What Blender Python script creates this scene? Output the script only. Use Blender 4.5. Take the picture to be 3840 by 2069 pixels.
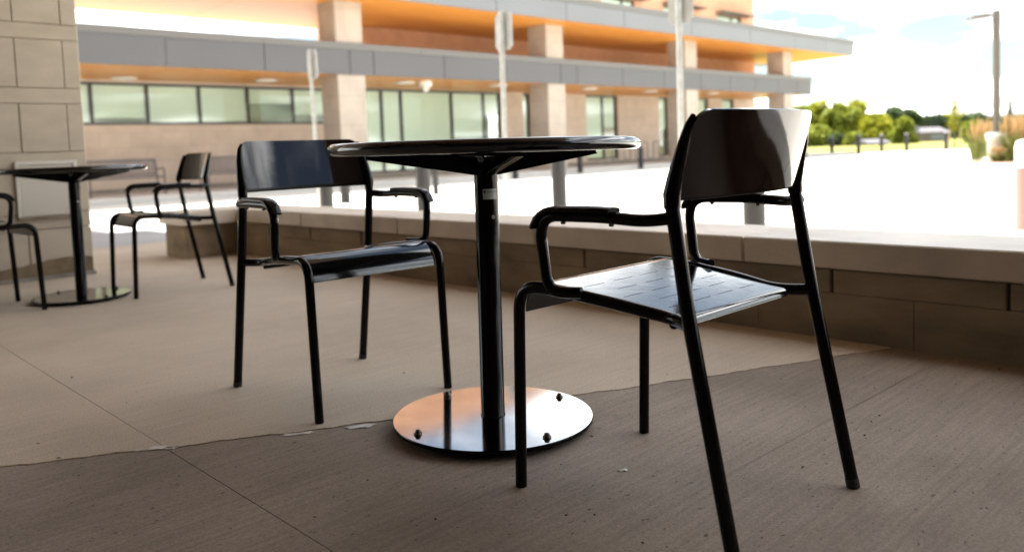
import bpy, bmesh, math, random
from mathutils import Vector, Matrix
random.seed(7)
for o in list(bpy.data.objects): bpy.data.objects.remove(o)
SC = bpy.context.scene
C = SC.collection

# ------------------------------------------------------------------ camera
PW, PH = 3840.0, 2069.0                  # photograph size
FPX, CX, CY, HC = 3043.0, 1920.0, 770.0, 0.70
def cam_axes(VR=(5100, 445), VL=(-1000, 680)):
    a = Vector((VR[0]-CX, VR[1]-CY, FPX)).normalized()
    b = Vector((VL[0]-CX, VL[1]-CY, FPX)).normalized()
    z = b.cross(a).normalized()
    if z.y > 0: z = -z
    m = a + b; m -= z*m.dot(z); m.normalize()
    n = z.cross(m)
    if n.dot(a) < 0: n = -n
    return ((m+n)/2**.5, (m-n)/2**.5, z)
AX, AY, AZ = cam_axes()
def ray(px, py):
    d = Vector(((px-CX)/FPX, (py-CY)/FPX, 1.0))
    return Vector((AX.dot(d), AY.dot(d), AZ.dot(d)))
def on_z(px, py, z=0.0):
    d = ray(px, py); t = (z-HC)/d.z
    return Vector((0, 0, HC)) + d*t
def on_y(px, py, y):
    d = ray(px, py); t = y/d.y
    return Vector((0, 0, HC)) + d*t
def at_depth(px, py, D):
    return Vector((0, 0, HC)) + ray(px, py)*D
cd = bpy.data.cameras.new('camera'); cam = bpy.data.objects.new('camera', cd); C.objects.link(cam)
right = Vector((AX.x, AY.x, AZ.x)); down = Vector((AX.y, AY.y, AZ.y)); fwd = Vector((AX.z, AY.z, AZ.z))
Mx = Matrix((right, -down, -fwd)).transposed().to_4x4(); Mx.translation = (0, 0, HC)
cam.matrix_world = Mx
cd.sensor_width = 36.0; cd.sensor_fit = 'HORIZONTAL'; cd.lens = FPX/PW*36.0
cd.shift_y = -(PH/2-CY)/PW
cd.clip_start = 0.05; cd.clip_end = 6000
cd.dof.use_dof = True; cd.dof.focus_distance = 1.75; cd.dof.aperture_fstop = 2.9
SC.camera = cam

# ------------------------------------------------------------------ world, sun, exposure
SUN_EL, SUN_AZ = math.radians(70), math.radians(4)      # azimuth clockwise from +Y
w = bpy.data.worlds.new('World'); SC.world = w; w.use_nodes = True
nt = w.node_tree; nt.nodes.clear()
def wn(t, **k):
    n = nt.nodes.new(t)
    for a, v in k.items(): setattr(n, a, v)
    return n
sky = wn('ShaderNodeTexSky', sky_type='NISHITA', sun_disc=False, sun_elevation=SUN_EL, sun_rotation=SUN_AZ)
sky.air_density = 1.0; sky.dust_density = 1.2; sky.ozone_density = 1.0
tc = wn('ShaderNodeTexCoord'); sep = wn('ShaderNodeSeparateXYZ'); nt.links.new(tc.outputs['Generated'], sep.inputs[0])
zp = wn('ShaderNodeMath', operation='MAXIMUM'); zp.inputs[1].default_value = 0.0; nt.links.new(sep.outputs['Z'], zp.inputs[0])
za = wn('ShaderNodeMath', operation='ADD'); za.inputs[1].default_value = 0.16; nt.links.new(zp.outputs[0], za.inputs[0])
dv = wn('ShaderNodeVectorMath', operation='DIVIDE'); cmb = wn('ShaderNodeCombineXYZ')
for i in range(3): nt.links.new(za.outputs[0], cmb.inputs[i])
nt.links.new(tc.outputs['Generated'], dv.inputs[0]); nt.links.new(cmb.outputs[0], dv.inputs[1])
flat = wn('ShaderNodeVectorMath', operation='MULTIPLY'); flat.inputs[1].default_value = (1, 1, 0); nt.links.new(dv.outputs[0], flat.inputs[0])
no = wn('ShaderNodeTexNoise'); no.inputs['Scale'].default_value = 1.15; no.inputs['Detail'].default_value = 9; no.inputs['Roughness'].default_value = .56; no.inputs['Distortion'].default_value = .25
nt.links.new(flat.outputs[0], no.inputs['Vector'])
cr = wn('ShaderNodeValToRGB'); cr.color_ramp.elements[0].position = .42; cr.color_ramp.elements[1].position = .64
nt.links.new(no.outputs['Fac'], cr.inputs[0])
no2 = wn('ShaderNodeTexNoise'); no2.inputs['Scale'].default_value = 2.3; no2.inputs['Detail'].default_value = 6
nt.links.new(flat.outputs[0], no2.inputs['Vector'])
cc = wn('ShaderNodeMix', data_type='RGBA'); cc.inputs[6].default_value = (.46, .50, .52, 1); cc.inputs[7].default_value = (7.2, 7.2, 7.0, 1)
cm = wn('ShaderNodeMapRange'); cm.inputs[1].default_value = .38; cm.inputs[2].default_value = .70; nt.links.new(no2.outputs['Fac'], cm.inputs[0]); nt.links.new(cm.outputs[0], cc.inputs[0])
mx = wn('ShaderNodeMix', data_type='RGBA'); nt.links.new(cr.outputs['Color'], mx.inputs[0])
tint = wn('ShaderNodeMix', data_type='RGBA', blend_type='MULTIPLY'); tint.inputs[0].default_value = 1; tint.inputs[7].default_value = (.148, .155, .150, 1)
nt.links.new(sky.outputs[0], tint.inputs[6]); nt.links.new(tint.outputs[2], mx.inputs[6]); nt.links.new(cc.outputs[2], mx.inputs[7])
bg = wn('ShaderNodeBackground'); bg.inputs['Strength'].default_value = .15; nt.links.new(mx.outputs[2], bg.inputs[0])
wo = wn('ShaderNodeOutputWorld'); nt.links.new(bg.outputs[0], wo.inputs[0])
sd = bpy.data.lights.new('sun', 'SUN'); sd.energy = 2.5; sd.angle = math.radians(1.5); sd.color = (1, .95, .87)
sun = bpy.data.objects.new('sun', sd); C.objects.link(sun)
tosun = Vector((math.sin(SUN_AZ)*math.cos(SUN_EL), math.cos(SUN_AZ)*math.cos(SUN_EL), math.sin(SUN_EL)))
sun.rotation_euler = (-tosun).to_track_quat('-Z', 'Y').to_euler(); sun.location = tosun*60
vs = SC.view_settings; vs.view_transform = 'Standard'; vs.look = 'None'; vs.exposure = 3.42; vs.gamma = 1.0; vs.use_curve_mapping = False

# ------------------------------------------------------------------ materials
def mat(name, col, rough=.6, metal=0, spec=.5, coat=0, var=0, vscale=3, vcol=None, bump=0, bscale=60, map_scale=(1, 1, 1), detail=6, coat_rough=.05):
    m = bpy.data.materials.new(name); m.use_nodes = True
    n = m.node_tree; b = n.nodes['Principled BSDF']
    b.inputs['Base Color'].default_value = (*col, 1); b.inputs['Roughness'].default_value = rough
    b.inputs['Metallic'].default_value = metal; b.inputs['Specular IOR Level'].default_value = spec
    b.inputs['Coat Weight'].default_value = coat; b.inputs['Coat Roughness'].default_value = coat_rough
    if var or bump:
        t = n.nodes.new('ShaderNodeTexCoord'); mp = n.nodes.new('ShaderNodeMapping'); mp.inputs['Scale'].default_value = map_scale
        n.links.new(t.outputs['Object'], mp.inputs[0])
    if var:
        nz = n.nodes.new('ShaderNodeTexNoise'); nz.inputs['Scale'].default_value = vscale; nz.inputs['Detail'].default_value = detail
        n.links.new(mp.outputs[0], nz.inputs['Vector'])
        mi = n.nodes.new('ShaderNodeMix'); mi.data_type = 'RGBA'
        c2 = vcol or tuple(c*(1-var) for c in col)
        mi.inputs[6].default_value = (*c2, 1); mi.inputs[7].default_value = (*(min(1, c*(1+var*.5)) for c in col), 1)
        mr = n.nodes.new('ShaderNodeMapRange'); mr.inputs[1].default_value = .3; mr.inputs[2].default_value = .7
        n.links.new(nz.outputs['Fac'], mr.inputs[0]); n.links.new(mr.outputs[0], mi.inputs[0]); n.links.new(mi.outputs[2], b.inputs['Base Color'])
    if bump:
        nb = n.nodes.new('ShaderNodeTexNoise'); nb.inputs['Scale'].default_value = bscale; nb.inputs['Detail'].default_value = 5
        n.links.new(mp.outputs[0], nb.inputs['Vector'])
        bu = n.nodes.new('ShaderNodeBump'); bu.inputs['Strength'].default_value = bump; bu.inputs['Distance'].default_value = .01
        n.links.new(nb.outputs['Fac'], bu.inputs['Height']); n.links.new(bu.outputs[0], b.inputs['Normal'])
    return m

def concrete(name, col, dark, streak=.5, speck=.6):
    """broom-finished concrete: streaks along X, dark pits, cloudy stains"""
    m = bpy.data.materials.new(name); m.use_nodes = True; n = m.node_tree; L = n.links.new
    b = n.nodes['Principled BSDF']; b.inputs['Roughness'].default_value = .82; b.inputs['Specular IOR Level'].default_value = .3
    t = n.nodes.new('ShaderNodeTexCoord')
    def noise(scale, det, mp, rough=.55):
        p = n.nodes.new('ShaderNodeMapping'); p.inputs['Scale'].default_value = mp; L(t.outputs['Object'], p.inputs[0])
        z = n.nodes.new('ShaderNodeTexNoise'); z.inputs['Scale'].default_value = scale; z.inputs['Detail'].default_value = det; z.inputs['Roughness'].default_value = rough
        L(p.outputs[0], z.inputs['Vector']); return z.outputs['Fac']
    def rng(v, a, c, o0=0., o1=1.):
        r = n.nodes.new('ShaderNodeMapRange'); r.inputs[1].default_value = a; r.inputs[2].default_value = c; r.inputs[3].default_value = o0; r.inputs[4].default_value = o1; L(v, r.inputs[0]); return r.outputs[0]
    def mixc(f, c1, c2, ty='MIX'):
        x = n.nodes.new('ShaderNodeMix'); x.data_type = 'RGBA'; x.blend_type = ty
        if isinstance(f, float): x.inputs[0].default_value = f
        else: L(f, x.inputs[0])
        for i, c in ((6, c1), (7, c2)):
            if isinstance(c, tuple): x.inputs[i].default_value = (*c, 1)
            else: L(c, x.inputs[i])
        return x.outputs[2]
    base = mixc(rng(noise(1.3, 7, (1, 1, 1)), .35, .68), dark, col)
    st = rng(noise(1.0, 6, (3.0, 75, 1), .65), .34, .66, 1-streak*.5, 1+streak*.18)
    cs = n.nodes.new('ShaderNodeCombineXYZ')
    for i in range(3): L(st, cs.inputs[i])
    c2 = mixc(1.0, base, cs.outputs[0], 'MULTIPLY')
    gr = rng(noise(210, 3, (1, 1, 1)), .36, .62, .80, 1.08)
    cg = n.nodes.new('ShaderNodeCombineXYZ')
    for i in range(3): L(gr, cg.inputs[i])
    c2 = mixc(1.0, c2, cg.outputs[0], 'MULTIPLY')
    pit = rng(noise(58, 2, (.8, 1.3, 1)), .685, .73, 0, speck)
    c3 = mixc(pit, c2, tuple(v*.28 for v in dark))
    pale = rng(noise(9, 4, (.35, 1.6, 1)), .66, .78, 0, .35)
    c4 = mixc(pale, c3, tuple(min(1, v*1.35) for v in col))
    L(c4, b.inputs['Base Color'])
    bu = n.nodes.new('ShaderNodeBump'); bu.inputs['Strength'].default_value = .35; bu.inputs['Distance'].default_value = .004
    L(noise(1.0, 5, (6, 130, 1), .7), bu.inputs['Height']); L(bu.outputs[0], b.inputs['Normal'])
    return m

def stone(name, col, course=(.8, .4), mortar=.8):
    """far masonry: faint block courses too fine to build"""
    m = mat(name, col, .85, var=.12, vscale=2.2, spec=.3); n = m.node_tree; L = n.links.new
    b = n.nodes['Principled BSDF']; src = b.inputs['Base Color'].links[0].from_socket
    t = n.nodes.new('ShaderNodeTexCoord'); s = n.nodes.new('ShaderNodeSeparateXYZ'); L(t.outputs['Object'], s.inputs[0])
    ad = n.nodes.new('ShaderNodeMath'); ad.operation = 'ADD'; L(s.outputs['X'], ad.inputs[0]); L(s.outputs['Y'], ad.inputs[1])
    cv = n.nodes.new('ShaderNodeCombineXYZ'); L(ad.outputs[0], cv.inputs[0]); L(s.outputs['Z'], cv.inputs[1])
    br = n.nodes.new('ShaderNodeTexBrick'); br.inputs['Scale'].default_value = 1.0
    br.inputs['Brick Width'].default_value = course[0]; br.inputs['Row Height'].default_value = course[1]; br.inputs['Mortar Size'].default_value = .008*max(1, course[1]*2)
    br.inputs['Color1'].default_value = (1, 1, 1, 1); br.inputs['Color2'].default_value = (.93, .93, .93, 1); br.inputs['Mortar'].default_value = (mortar, mortar, mortar, 1)
    L(cv.outputs[0], br.inputs['Vector'])
    mi = n.nodes.new('ShaderNodeMix'); mi.data_type = 'RGBA'; mi.blend_type = 'MULTIPLY'; mi.inputs[0].default_value = 1
    L(src, mi.inputs[6]); L(br.outputs['Color'], mi.inputs[7]); L(mi.outputs[2], b.inputs['Base Color'])
    return m

M = {}
M['black'] = mat('black_powder_coat', (.006, .0043, .0038), .13, spec=.15, bump=.03, bscale=38)  # faint brown in the base stands in for warm reflections
M['black_seat'] = mat('black_seat_coat', (.0045, .004, .004), .10, spec=.75, bump=.016, bscale=30)
M['black_plate'] = mat('mirror_plate_coat', (.36, .35, .34), .08, metal=1, var=.25, vscale=11, bump=.008, bscale=14)
M['dark_wall'] = mat('light_absorbing_wall', (.03, .03, .03), .3)  # near-black finish of the unseen walls, soaks up bounced light
M['black_back'] = mat('black_back_coat', (.010, .0055, .0045), .06, spec=.55, bump=.02, bscale=22)  # brown base tint carries the warm reflected colour on the backs
M['steel'] = mat('steel_bolt', (.35, .33, .30), .35, metal=1)
M['dark_bolt'] = mat('dark_bolt', (.10, .085, .07), .35, metal=.9)
M['rubber'] = mat('rubber_glide', (.012, .012, .012), .7)
M['sticker'] = mat('sticker_paper', (.62, .64, .60), .45)
M['ink'] = mat('sticker_ink', (.06, .07, .07), .6)
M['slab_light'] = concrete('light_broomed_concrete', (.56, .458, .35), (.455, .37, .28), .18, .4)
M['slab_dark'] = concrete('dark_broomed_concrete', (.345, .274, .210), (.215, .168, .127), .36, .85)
M['slab_grey'] = concrete('grey_broomed_concrete', (.42, .405, .40), (.34, .33, .325), .2, .3)
M['joint'] = mat('joint_filler', (.085, .052, .028), .95, var=.5, vscale=30)
M['sealant'] = mat('white_sealant', (.62, .58, .52), .5, bump=.3, bscale=40)
M['debris'] = mat('dry_debris', (.03, .022, .015), .9)
M['pillar_block'] = mat('pillar_block', (.47, .40, .315), .9, var=.10, vscale=5, spec=.25, bump=.10, bscale=45, map_scale=(1, 1, 2.2))
M['pillar_mortar'] = mat('pillar_mortar', (.27, .225, .17), .95)
M['plinth'] = mat('pillar_plinth', (.26, .235, .20), .9, var=.3, vscale=9)
M['dirt'] = mat('mud_stain', (.20, .145, .085), .95, var=.35, vscale=14)
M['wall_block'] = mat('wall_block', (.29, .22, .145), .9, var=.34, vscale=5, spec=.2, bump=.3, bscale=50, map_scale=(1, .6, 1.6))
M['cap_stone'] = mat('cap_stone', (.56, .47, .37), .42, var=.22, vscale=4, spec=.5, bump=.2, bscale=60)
M['mortar'] = mat('dark_mortar', (.10, .082, .058), .95)
M['panel_white'] = mat('white_painted_panel', (.54, .49, .42), .5, var=.08, vscale=3)
M['panel_frame'] = mat('white_panel_frame', (.60, .56, .50), .55, var=.12, vscale=8)
M['rust'] = mat('rust_strip', (.22, .17, .12), .85, var=.4, vscale=20)
M['lot'] = mat('parking_concrete', (.52, .50, .46), .9, var=.10, vscale=.6, spec=.2)
M['walk'] = mat('sidewalk_concrete', (.46, .44, .41), .9, var=.12, vscale=1.2, spec=.2)
M['kerb'] = mat('kerb_concrete', (.50, .45, .37), .9, var=.12, vscale=3, spec=.2)
M['red_paint'] = mat('red_paint', (.45, .10, .07), .7, var=.2, vscale=8)
M['grass'] = mat('meadow_grass', (.11, .125, .022), 1, var=.4, vscale=.15, vcol=(.19, .16, .06), spec=.1)
M['beige'] = stone('beige_stone_wall', (.60, .50, .41))
M['beige_pillar'] = stone('beige_stone_pillar', (.42, .355, .295), (.9, .8), .8)
M['brick'] = stone('orange_brick', (.64, .345, .215), (.21, .075), .85)
M['fascia_low'] = mat('grey_fascia_panel', (.085, .083, .087), .45, var=.05, vscale=.5, metal=.0)
M['fascia_up'] = mat('pale_grey_fascia_panel', (.15, .155, .163), .45, var=.05, vscale=.5)
M['coping'] = mat('metal_coping', (.12, .115, .108), .45)
M['roof'] = mat('roof_membrane', (.36, .35, .33), .9)
M['roof_bounce'] = mat('white_bounce_roof', (.68, .66, .62), .9)  # canopy top whitened to bounce light onto the brick strip
M['soffit'] = mat('orange_wood_soffit', (.66, .275, .05), .42, var=.16, vscale=2.0, map_scale=(.25, 6, 1), spec=.4)
M['soffit_dark'] = mat('dark_wood_soffit', (.17, .105, .06), .45, var=.12, vscale=2.0, map_scale=(.25, 6, 1))  # unseen patio ceiling, kept dark to hold down bounced light
M['frame'] = mat('dark_window_frame', (.028, .025, .020), .4)
M['blind'] = mat('pale_roller_blind', (.70, .715, .64), .9, var=.05, vscale=.7)
M['room'] = mat('room_interior', (.50, .50, .40), .95)
M['lightglass'] = mat('light_diffuser', (.80, .77, .70), .4)
M['galv'] = mat('galvanised_post', (.56, .56, .53), .42, metal=.55, var=.2, vscale=12)
M['signback'] = mat('aluminium_sign_back', (.45, .44, .42), .38, metal=.6, var=.15, vscale=6)
M['bollard'] = mat('bollard_grey', (.012, .0105, .0095), .55, var=.2, vscale=6)
M['bollard_cap'] = mat('bollard_cap', (.20, .19, .20), .5)
M['bench'] = mat('bench_grey_metal', (.05, .05, .058), .5)
M['rack'] = mat('rack_metal', (.24, .225, .20), .45, metal=.3)
M['lamp'] = mat('lamp_bronze', (.10, .085, .065), .5)
M['lens'] = mat('lamp_lens', (.55, .45, .36), .4)
M['conc_base'] = mat('concrete_base', (.62, .60, .55), .9, var=.15, vscale=3)
M['mulch'] = mat('mulch', (.17, .09, .05), 1, var=.5, vscale=9)
M['blade'] = mat('reed_blade', (.13, .15, .025), .8, var=.3, vscale=3)
M['plume'] = mat('reed_plume', (.40, .255, .105), .9, var=.2, vscale=4)
M['bark'] = mat('bark', (.10, .08, .06), .95, var=.3, vscale=6)
M['stake'] = mat('wood_stake', (.42, .30, .20), .9)
M['house_wall'] = mat('house_wall', (.13, .11, .10), .9); M['house_roof'] = mat('house_roof', (.07, .066, .075), .8)
M['garage'] = mat('pale_siding', (.15, .165, .19), .7)
M['post_white'] = mat('white_post', (.78, .75, .72), .4); M['post_red'] = mat('faded_red_sleeve', (.45, .18, .16), .5)
def leafmat(name, c, c2):
    m = mat(name, c, .75, var=.4, vscale=.9, vcol=c2, spec=.15); b = m.node_tree.nodes['Principled BSDF']
    b.inputs['Subsurface Weight'].default_value = 0
    n = m.node_tree; tr = n.nodes.new('ShaderNodeBsdfTranslucent'); tr.inputs[0].default_value = (c[0]*1.3, c[1]*1.3, c[2]*.8, 1)
    ms = n.nodes.new('ShaderNodeMixShader'); ms.inputs[0].default_value = .3; out = n.nodes['Material Output']
    n.links.new(b.outputs[0], ms.inputs[1]); n.links.new(tr.outputs[0], ms.inputs[2]); n.links.new(ms.outputs[0], out.inputs[0]); return m
M['leaf_a'] = leafmat('bright_leaves', (.23, .23, .022), (.14, .16, .018))
M['leaf_b'] = leafmat('mid_leaves', (.17, .19, .028), (.09, .12, .022))
M['leaf_d'] = leafmat('dark_leaves', (.06, .085, .036), (.036, .058, .03))
M['leaf_y'] = leafmat('yellow_leaves', (.30, .28, .015), (.19, .20, .015))
M['leaf_s'] = leafmat('spruce_needles', (.03, .045, .038), (.018, .03, .028))
# window glass: a clear pane that mirrors the surroundings
def glassmat():
    m = bpy.data.materials.new('window_glass'); m.use_nodes = True; n = m.node_tree; n.nodes.clear()
    o = n.nodes.new('ShaderNodeOutputMaterial'); a = n.nodes.new('ShaderNodeBsdfTransparent'); a.inputs[0].default_value = (.95, 1, .97, 1)
    g = n.nodes.new('ShaderNodeBsdfGlossy'); g.inputs['Roughness'].default_value = .02; g.inputs[0].default_value = (.88, .95, .93, 1)
    lw = n.nodes.new('ShaderNodeFresnel'); lw.inputs[0].default_value = 1.8
    x = n.nodes.new('ShaderNodeMixShader'); gm = n.nodes.new('ShaderNodeNewGeometry'); su = n.nodes.new('ShaderNodeMath'); su.operation = 'SUBTRACT'; su.inputs[0].default_value = 1; n.links.new(gm.outputs['Backfacing'], su.inputs[1]); mu = n.nodes.new('ShaderNodeMath'); mu.operation = 'MULTIPLY'; n.links.new(lw.outputs[0], mu.inputs[0]); n.links.new(su.outputs[0], mu.inputs[1]); n.links.new(mu.outputs[0], x.inputs[0]); n.links.new(a.outputs[0], x.inputs[1]); n.links.new(g.outputs[0], x.inputs[2]); n.links.new(x.outputs[0], o.inputs[0]); return m
M['glass'] = glassmat()

# ------------------------------------------------------------------ mesh helpers
class MB:
    def __init__(s): s.v = []; s.f = []; s.sm = []
    def add(s, vs_, fs, smooth=False):
        k = len(s.v); s.v += [tuple(p) for p in vs_]; s.f += [tuple(i+k for i in f) for f in fs]; s.sm += [smooth]*len(fs)
    def box(s, x0, x1, y0, y1, z0, z1):
        s.add([(x0,y0,z0),(x1,y0,z0),(x1,y1,z0),(x0,y1,z0),(x0,y0,z1),(x1,y0,z1),(x1,y1,z1),(x0,y1,z1)],
              [(0,3,2,1),(4,5,6,7),(0,1,5,4),(1,2,6,5),(2,3,7,6),(3,0,4,7)])
    def bbox(s, x0, x1, y0, y1, z0, z1, b=.004):
        """box with chamfered edges"""
        bm = bmesh.new(); bmesh.ops.create_cube(bm, size=1)
        for v in bm.verts: v.co = Vector(((x0+x1)/2+v.co.x*(x1-x0), (y0+y1)/2+v.co.y*(y1-y0), (z0+z1)/2+v.co.z*(z1-z0)))
        bmesh.ops.bevel(bm, geom=bm.edges[:], offset=b, segments=1, affect='EDGES')
        bm.verts.index_update(); s.add([v.co for v in bm.verts], [[v.index for v in f.verts] for f in bm.faces]); bm.free()
    def sweep(s, path, rad, n=12, side=(1, 0, 0), prof=None, caps=True):
        """tube (or profile) along a path; rad = radius per point"""
        path = [Vector(p) for p in path]; m = len(path); rings = []
        if not hasattr(rad, '__len__'): rad = [rad]*m
        S = Vector(side)
        for i, p in enumerate(path):
            t = (path[min(i+1, m-1)]-path[max(i-1, 0)]).normalized()
            sd_ = (S - t*S.dot(t))
            if sd_.length < .05: sd_ = Vector((0, 1, 0)) - t*t.y
            sd_.normalize(); up = t.cross(sd_)
            if prof: rings.append([p + sd_*a*rad[i] + up*b*rad[i] for a, b in prof])
            else: rings.append([p + (sd_*math.cos(2*math.pi*k/n) + up*math.sin(2*math.pi*k/n))*rad[i] for k in range(n)])
        n = len(rings[0]); vs_ = [q for r in rings for q in r]; fs = []
        for i in range(m-1):
            for k in range(n): fs.append((i*n+k, i*n+(k+1) % n, (i+1)*n+(k+1) % n, (i+1)*n+k))
        s.add(vs_, fs, True)
        if caps: s.add(rings[0], [tuple(range(n))[::-1]]); s.add(rings[-1], [tuple(range(n))])
    def lathe(s, prof, n=32, cx=0, cy=0, smooth=True):
        """prof = [(r,z)...] bottom to top, closed by end fans where r>0"""
        vs_ = []; fs = []; m = len(prof)
        for r, z in prof:
            for k in range(n): vs_.append((cx+r*math.cos(2*math.pi*k/n), cy+r*math.sin(2*math.pi*k/n), z))
        for i in range(m-1):
            for k in range(n): fs.append((i*n+k, i*n+(k+1) % n, (i+1)*n+(k+1) % n, (i+1)*n+k))
        s.add(vs_, fs, smooth)
        s.add(vs_[:n], [tuple(range(n))[::-1]]); s.add(vs_[-n:], [tuple(range(n))])
    def mesh(s, name):
        me = bpy.data.meshes.new(name); me.from_pydata(s.v, [], s.f); me.update()
        me.polygons.foreach_set('use_smooth', s.sm); return me
    def build(s, name, m, parent=None, loc=None):
        return link(name, s.mesh(name), m, parent, loc)
def link(name, me, m, parent=None, loc=None):
    if m is not None and not me.materials: me.materials.append(M[m] if isinstance(m, str) else m)
    o = bpy.data.objects.new(name, me); C.objects.link(o)
    if parent: o.parent = parent
    if loc is not None: o.location = loc
    return o
def tag(o, label=None, cat=None, group=None, kind=None):
    if label: o['label'] = label
    if cat: o['category'] = cat
    if group: o['group'] = group
    if kind: o['kind'] = kind
    return o
def thing(name, label, cat, loc=(0, 0, 0), rz=0, group=None):
    o = bpy.data.objects.new(name, None); C.objects.link(o); o.location = loc; o.rotation_euler = (0, 0, rz)
    return tag(o, label, cat, group)
def copy_tree(root, loc, rz, label=None):
    r = root.copy(); C.objects.link(r); r.location = loc; r.rotation_euler = (0, 0, rz)
    if label: r['label'] = label
    for ch in list(root.children):
        c = ch.copy(); C.objects.link(c); c.parent = r
        for g in list(ch.children):
            d = g.copy(); C.objects.link(d); d.parent = c
    return r
def fillet(pts, rads, seg=7):
    pts = [Vector(p) for p in pts]; out = [pts[0]]
    for i in range(1, len(pts)-1):
        r = rads[i-1] if hasattr(rads, '__len__') else rads
        a, p, b = pts[i-1], pts[i], pts[i+1]
        u = (a-p); v = (b-p); k = min(r, u.length*.49, v.length*.49)
        A = p+u.normalized()*k; B = p+v.normalized()*k
        for j in range(seg+1):
            t = j/seg; out.append(A*(1-t)**2 + p*2*t*(1-t) + B*t*t)
    out.append(pts[-1]); return out

# ------------------------------------------------------------------ the setting
def sheet(name, pts, z, m):
    mb = MB(); mb.add([(x, y, z) for x, y in pts], [tuple(range(len(pts)))]); return tag(mb.build(name, m), kind='structure')
# rolling meadow to the horizon (falls gently away from the lot)
mb = MB(); NR, NA = 26, 72; rr = [0] + [40*(3000/40)**(i/(NR-2)) for i in range(NR-1)]
vs_ = []
for r in rr:
    for k in range(NA):
        a = 2*math.pi*k/NA; z = -.155 if r < 60 else -.155 - .55*min(1, (r-60)/130)
        vs_.append((10+r*math.cos(a), r*math.sin(a), z))
fs = [(i*NA+k, i*NA+(k+1) % NA, (i+1)*NA+(k+1) % NA, (i+1)*NA+k) for i in range(NR-1) for k in range(NA)]
mb.add(vs_, fs, True); tag(mb.build('ground', 'grass'), kind='structure')
sheet('parking_lot', [(3.2, -70), (43, -70), (46.5, 8), (47.2, 14), (46.8, 17.2), (44.5, 18.6), (43.5, 19.5), (43.5, 30), (-14, 30), (-14, 9.3), (3.2, 9.3)], -.12, 'lot')
mb = MB(); mb.bbox(-14, 42.5, 18.25, 40, -.3, 0, .015); tag(mb.build('sidewalk', 'walk'), kind='structure')
a, b, c_, d_ = on_z(1085, 778, -.116), on_z(1185, 769, -.116), on_z(1185, 780, -.116), on_z(1085, 782, -.116)
mb = MB(); mb.add([(p.x, p.y, -.116) for p in (a, d_, c_, b)], [(0, 1, 2, 3)]); tag(mb.build('painted_marking', 'red_paint'), kind='structure')

# patio floor: slabs cast in separate pours, with saw cuts
pf = MB(); pf.box(-8, 3.25, -10, 9.2, -.35, -.012); pf = tag(pf.build('patio_floor', 'joint'), kind='structure')
XC = .727
def slab(pts, m, zt=0.0, j=.0024, bv=.0018):
    """polygon slab shrunk by half a joint, with a small rounded arris"""
    bm = bmesh.new(); vs2 = [bm.verts.new((x, y, zt)) for x, y in pts]; f = bm.faces.new(vs2)
    if f.normal.z < 0: f.normal_flip()
    bmesh.ops.inset_region(bm, faces=[f], thickness=j); bmesh.ops.delete(bm, geom=[q for q in bm.faces if q is not f], context='FACES')
    ret = bmesh.ops.extrude_face_region(bm, geom=[f]); 
    for v in [g for g in ret['geom'] if isinstance(g, bmesh.types.BMVert)]: v.co.z -= .011
    bmesh.ops.recalc_face_normals(bm, faces=bm.faces[:])
    top = [e for e in bm.edges if all(abs(v.co.z-zt) < 1e-5 for v in e.verts)]
    bmesh.ops.bevel(bm, geom=top, offset=bv, segments=1, affect='EDGES')
    me = bpy.data.meshes.new('concrete_slab'); bm.to_mesh(me); bm.free(); return link('concrete_slab', me, m, pf)
# the ragged edge between the two pours
def edge_y(x): return 2.47-.62*x+.04*x*x + .004*math.sin(x*23)+.003*math.sin(x*61+1)+.0022*math.sin(x*173)+.0018*math.sin(x*311+2)
def edge(x0, x1, n): return [(x0+(x1-x0)*i/n, edge_y(x0+(x1-x0)*i/n)) for i in range(n+1)]
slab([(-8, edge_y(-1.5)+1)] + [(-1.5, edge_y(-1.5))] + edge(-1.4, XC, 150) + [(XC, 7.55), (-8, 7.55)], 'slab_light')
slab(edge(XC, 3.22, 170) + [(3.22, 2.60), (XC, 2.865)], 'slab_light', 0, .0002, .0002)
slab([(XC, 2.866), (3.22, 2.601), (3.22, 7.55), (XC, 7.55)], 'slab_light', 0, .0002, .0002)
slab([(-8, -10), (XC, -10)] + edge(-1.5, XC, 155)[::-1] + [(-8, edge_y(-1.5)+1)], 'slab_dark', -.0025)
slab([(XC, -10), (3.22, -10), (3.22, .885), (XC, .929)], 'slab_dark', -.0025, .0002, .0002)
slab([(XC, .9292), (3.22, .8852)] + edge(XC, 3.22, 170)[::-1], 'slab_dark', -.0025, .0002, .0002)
slab([(-8, 7.56), (3.22, 7.56), (3.22, 9.18), (-8, 9.18)], 'slab_grey', -.002)
sheet('walkway', [(-14, 9.19), (4.4, 9.19), (4.4, 13.5), (-14, 13.5)], -.11, 'slab_grey')

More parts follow.
